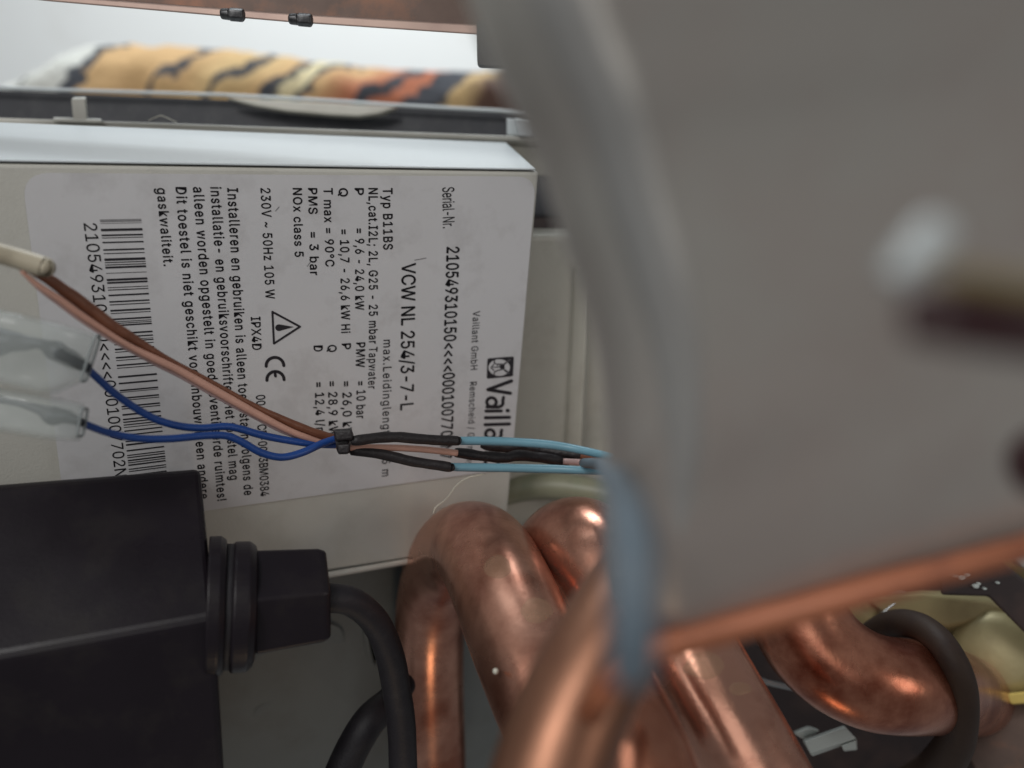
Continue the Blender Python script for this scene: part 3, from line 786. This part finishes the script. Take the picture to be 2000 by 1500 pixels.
# gland
zg = .1135
def rg(px): return px / F * zg * K
ax = lambda x, y, dz=0: P(x, y, zg + (x - 430) * 2.2e-5)
V, Fc = lathe([(ax(405, 1184), rg(134)), (ax(428, 1183), rg(134)), (ax(440, 1182), rg(126))], 72)
obj("gland_flange", V, Fc, M['black'], tra, bevel=0.0003, smooth=False)
V, Fc = lathe([(ax(432, 1184), rg(120)), (ax(458, 1183), rg(120))], 40)
obj("gland_neck", V, Fc, M['rubber'], tra)
V, Fc = lathe([(ax(452, 1184), rg(121)), (ax(456, 1184), rg(125)), (ax(484, 1183), rg(125)), (ax(496, 1182), rg(116)), (ax(500, 1182), rg(104))], 72)
obj("gland_ring", V, Fc, M['black'], tra, bevel=0.0002, smooth=False)
V, Fc = lathe([(ax(490, 1178), rg(108)), (ax(502, 1177), rg(112)), (ax(622, 1164), rg(104)), (ax(638, 1162), rg(97))], 6)
obj("gland_nut", V, Fc, M['black'], tra, bevel=0.0006)
V, Fc = sweep(pxpath([(600, 1172, .116, 28), (645, 1168, .116, 28), (690, 1177, .118, 28), (733, 1215, .121, 28), (760, 1275, .124, 28), (775, 1350, .128, 28), (785, 1430, .131, 28), (788, 1560, .135, 28)], 10), 24, True, 0.03, 150)
obj("power_cable", V, Fc, M['rubber'], tra)
o = tube("black_cable", [(786, 1335, .150, 27), (764, 1368, .145, 29), (720, 1410, .140, 32), (680, 1480, .139, 33), (640, 1580, .138, 34)], M['rubber'], None, 8, 22, 0.02, 150)
tag(o, "second black cable forking down left behind the transformer's cable", "cable")

# ------------------------------------------------------------------ wires in front of the label
# brown and salmon pair
zw = .105
def wz(x): return .0985 + (x - 60) / 600 * .0300          # the harness runs just in front of the label, getting deeper to the right
bw = empty("brown_wire", P(350, 740, .11), "flat brown wire running from the cream sleeve across the barcode", "wire")
pts = [(60, 528, 7), (80, 538, 9), (100, 549, 11), (140, 577, 12.5), (180, 607, 12.5), (220, 638, 12), (260, 662, 10), (300, 686, 7), (350, 713, 5), (420, 750, 5),
       (500, 795, 6), (560, 823, 8), (600, 840, 9), (640, 854, 9), (672, 860, 8)]
tube("insulation", [(x, y, wz(x) + .0004, r) for x, y, r in pts], M['brown'], bw, 8, 18, 0.10, 500)
tube("cream_sleeve", [(-120, 462, .094, 20), (-20, 490, .096, 20), (30, 504, .0975, 20), (82, 520, .0985, 20), (87, 522, .0985, 18), (89, 523, .0986, 11), (90, 523, .0986, 3)], M['cream'], bw, 6, 24, 0.03, 200)
sw = empty("salmon_wire", P(360, 790, .11), "salmon pink twin wire lying under the brown wire across the label", "wire")
tube("insulation", [(x, y, wz(x), r) for x, y, r in ((42, 530, 4), (76, 558, 6), (120, 587, 7), (160, 616, 7), (220, 656, 6), (260, 680, 6.5), (300, 700, 8), (350, 724, 8), (420, 763, 8.5), (500, 808, 8), (560, 839, 7), (600, 855, 6.5), (640, 868, 6), (690, 874, 6))], M['salmon'], sw, 8, 16)
tube("second_core", [(x, y, wz(x) + .0006, r) for x, y, r in ((40, 528, 3), (72, 561, 3.5), (118, 596, 4), (160, 627, 4), (220, 665, 4), (300, 708, 5), (350, 733, 5), (420, 772, 5), (500, 815, 5), (560, 845, 5), (640, 871, 4))], M['pink'], sw, 8, 14)
tube("bare_lead", [(x, y, .124 + (x - 690) * .00003, r) for x, y, r in ((670, 875, 6), (720, 874, 6.5), (780, 875, 6.5), (840, 879, 6.5), (893, 885, 6.5))], M['salmon'], sw, 8, 14)
tube("heat_shrink", [(x, y, .126 + (x - 690) * .00003, r) for x, y, r in ((889, 884, 9), (900, 885, 10.5), (945, 891, 10), (985, 894, 10), (1010, 890, 11), (1050, 893, 10.5), (1103, 901, 10.5), (1106, 901, 8))], M['shrink'], sw, 8, 16, 0.14, 450)
tube("lead_end", [(1100, 901, .137, 6), (1150, 904, .137, 7), (1205, 908, .135, 8), (1240, 912, .132, 8)], M['pink'], sw, 6, 14)

def blue_wire(label_, sleeve_q, term, pts, tail_sl, tail, zof):
    r_ = empty("blue_wire", P(pts[0][0], pts[0][1], wz(pts[0][0])), label_, "wire", "blue wires with clear crimp sleeves")
    tube("insulation", [(x, y, wz(x) + zof, r) for x, y, r in pts], M['blue'], r_, 8, 16)
    # flattened clear sleeve
    n = len(sleeve_q)
    V, Fc = [], []
    ring = 28
    for (xa, ya, xb, yb, z, th) in sleeve_q:
        A = P(xa, ya, z); B = P(xb, yb, z); c = (A + B) / 2; hv = (A - B) / 2
        dv = Vector((0, 1, 0)) * th
        for k in range(ring):
            an = 2 * math.pi * k / ring
            cs, sn = math.cos(an), math.sin(an)
            e = lambda q: math.copysign(abs(q) ** 0.38, q)
            V.append(c + hv * e(cs) + dv * e(sn))
    for i in range(n - 1):
        for k in range(ring):
            k2 = (k + 1) % ring
            Fc.append((i * ring + k, i * ring + k2, (i + 1) * ring + k2, (i + 1) * ring + k))
    s_ = obj("clear_sleeve", V, Fc, M['sleeve'], r_)
    so = s_.modifiers.new("wall", 'SOLIDIFY'); so.thickness = 0.0005; so.offset = -1
    rimpts = []
    (xa, ya, xb, yb, z, th) = sleeve_q[-1]
    A = P(xa, ya, z); B = P(xb, yb, z); c = (A + B) / 2; hv = (A - B) / 2
    e = lambda q: math.copysign(abs(q) ** 0.38, q)
    for k in range(41):
        an = 2 * math.pi * k / 40
        rimpts.append((c + hv * e(math.cos(an)) + Vector((0, th, 0)) * e(math.sin(an)), 0.00022))
    V, Fc = sweep(rimpts, 8, False)
    obj("sleeve_lip", V, Fc, M['lip'], s_)
    V, Fc = sweep(pxpath(term, 6), 14, True, 0.25, 500)
    obj("spade_terminal", V, Fc, M['terminal'], s_)
    tube("heat_shrink", tail_sl, M['shrink'], r_, 8, 16, 0.10, 450)
    tube("light_blue_lead", tail, M['cyan'], r_, 8, 16)
    return r_
blue_wire("upper blue wire leaving the larger clear sleeve, ending in upper light blue lead",
          [(-60, 590, -80, 730, .098, .0035), (40, 612, 16, 752, .0985, .0035), (120, 632, 95, 772, .099, .0032), (192, 655, 163, 745, .0995, .0008)],
          [(-60, 660, .098, 24), (-10, 668, .0985, 30), (25, 668, .0985, 22), (50, 670, .0985, 14), (80, 672, .0985, 11), (108, 686, .0985, 21), (138, 700, .099, 18), (176, 722, .0995, 8)],
          [(165, 715, 7.5), (190, 738, 7.5), (230, 773, 7.5), (290, 812, 7.5), (340, 830, 7.5), (390, 836, 7.5), (440, 833, 7.5), (470, 838, 7.5), (520, 852, 7.5), (600, 866, 7), (650, 869, 7), (680, 868, 7)],
          [(688, 861, .122, 9), (700, 860, .122, 10.5), (730, 856, .123, 10.5), (775, 854, .1245, 10.5), (830, 858, .126, 10), (890, 861, .1275, 9.5), (894, 861, .1275, 7.5)],
          [(885, 861, .1285, 8), (940, 861, .130, 8.5), (1000, 863, .131, 8.5), (1070, 868, .131, 8.5), (1130, 878, .130, 8), (1190, 892, .126, 8), (1230, 905, .120, 9)], .000)
blue_wire("lower blue wire leaving the smaller clear sleeve, dipping in a loop before the black tie",
          [(-60, 748, -60, 836, .1, .0034), (40, 763, 30, 845, .1, .0034), (110, 778, 100, 858, .1, .003), (158, 788, 150, 862, .1, .0014), (166, 798, 156, 852, .1, .0009)],
          [(-30, 775, .1, 8), (40, 788, .1, 8), (80, 800, .1, 12), (102, 810, .1, 19), (130, 815, .1, 13), (163, 826, .1, 8)],
          [(150, 820, 7.5), (175, 832, 7.5), (215, 846, 7.5), (270, 856, 7.5), (330, 857, 7.5), (400, 851, 7.5), (440, 851, 7.5), (470, 862, 7.5), (510, 884, 7.5), (550, 893, 7.5), (590, 884, 7.5), (630, 866, 7.5), (672, 852, 7)],
          [(686, 880, .1245, 9), (700, 881, .1245, 10), (750, 888, .1255, 10.5), (800, 900, .1265, 10), (850, 908, .1275, 10), (878, 912, .128, 9.5), (881, 912, .128, 7.5)],
          [(872, 912, .129, 8), (930, 913, .131, 8.5), (1000, 914, .132, 8.5), (1080, 916, .132, 8.5), (1150, 919, .130, 8), (1210, 921, .125, 8), (1240, 922, .12, 8)], -.0012)
bl2 = empty("black_sleeved_lead", P(1040, 880, .138), "purple brown lead in a dark shrink sleeve between the two light blue leads", "wire")
tube("heat_shrink", [(940, 866, .139, 8), (955, 870, .139, 10), (990, 873, .139, 11), (1020, 872, .139, 10), (1060, 878, .139, 10.5), (1126, 888, .138, 9.5), (1130, 889, .138, 7)], M['shrink'], bl2, 8, 16, 0.15, 450)
tube("lead_end", [(1120, 888, .1385, 7), (1170, 894, .136, 8), (1215, 903, .132, 8), (1250, 912, .128, 8)], M['brown'], bl2, 6, 14)
# cable tie
tie = empty("cable_tie", P(672, 880, .122), "black cable tie gathering the wires in front of the label", "cable tie")
V, Fc = [], []
ring = 24
for (dx, rr) in ((-13, 0.92), (-11, 1.0), (11, 1.0), (13, 0.92)):
    for k in range(ring):
        an = 2 * math.pi * k / ring
        c = P(672 + dx + 2, 863, .1245)
        V.append(c + Vector((0.0, 0.0026 * math.cos(an) * rr, 0.0021 * math.sin(an) * rr)))
for i in range(3):
    for k in range(ring):
        k2 = (k + 1) % ring
        Fc.append((i * ring + k, i * ring + k2, (i + 1) * ring + k2, (i + 1) * ring + k))
Fc.append(tuple(range(ring))); Fc.append(tuple(3 * ring + k for k in range(ring - 1, -1, -1)))
obj("tie_band", V, Fc, M['shrink'], tie, bevel=0.0002)
V, Fc = hexa([P(652, 840, .1205), P(686, 838, .1205), P(690, 858, .1205), P(656, 862, .1205)], [P(650, 838, .1235), P(688, 836, .1235), P(690, 862, .1235), P(654, 864, .1235)])
obj("tie_head", V, Fc, M['shrink'], tie, bevel=0.0004)
V, Fc = hexa([P(658, 868, .121), P(684, 866, .121), P(682, 886, .121), P(660, 887, .121)], [P(658, 868, .124), P(684, 866, .124), P(682, 887, .124), P(660, 888, .124)])
obj("tie_tail", V, Fc, M['shrink'], tie, bevel=0.0004)

# thin fibre, green earth wire, stray hair on the lip
o = tube("loose_fibre", [(846, 1003, .140, 1.2), (852, 990, .140, 1.4), (872, 974, .141, 1.4), (890, 950, .142, 1.4), (912, 934, .143, 1.4), (945, 926, .144, 1.2)], M['hair'], None, 6, 8)
tag(o, "thin pale fibre curling above the bent copper pipe", "fibre")
o = tube("stray_hair", [(290, 235, zl - .001, .8), (302, 230, zl - .001, .9), (314, 226, zl - .001, .9), (326, 230, zl - .001, .9), (345, 239, zl - .001, .8)], M['hair'], None, 6, 8)
tag(o, "fine curled hair standing on the casing lip near the small post", "hair")
o = tube("earth_wire", [(880, 1060, .176, 20), (935, 990, .176, 24), (1000, 958, .176, 26), (1080, 950, .176, 26), (1170, 962, .174, 26), (1300, 985, .17, 26)], M['green'], None, 6, 16)
tag(o, "mossy green wire passing behind the copper pipe bends", "wire")
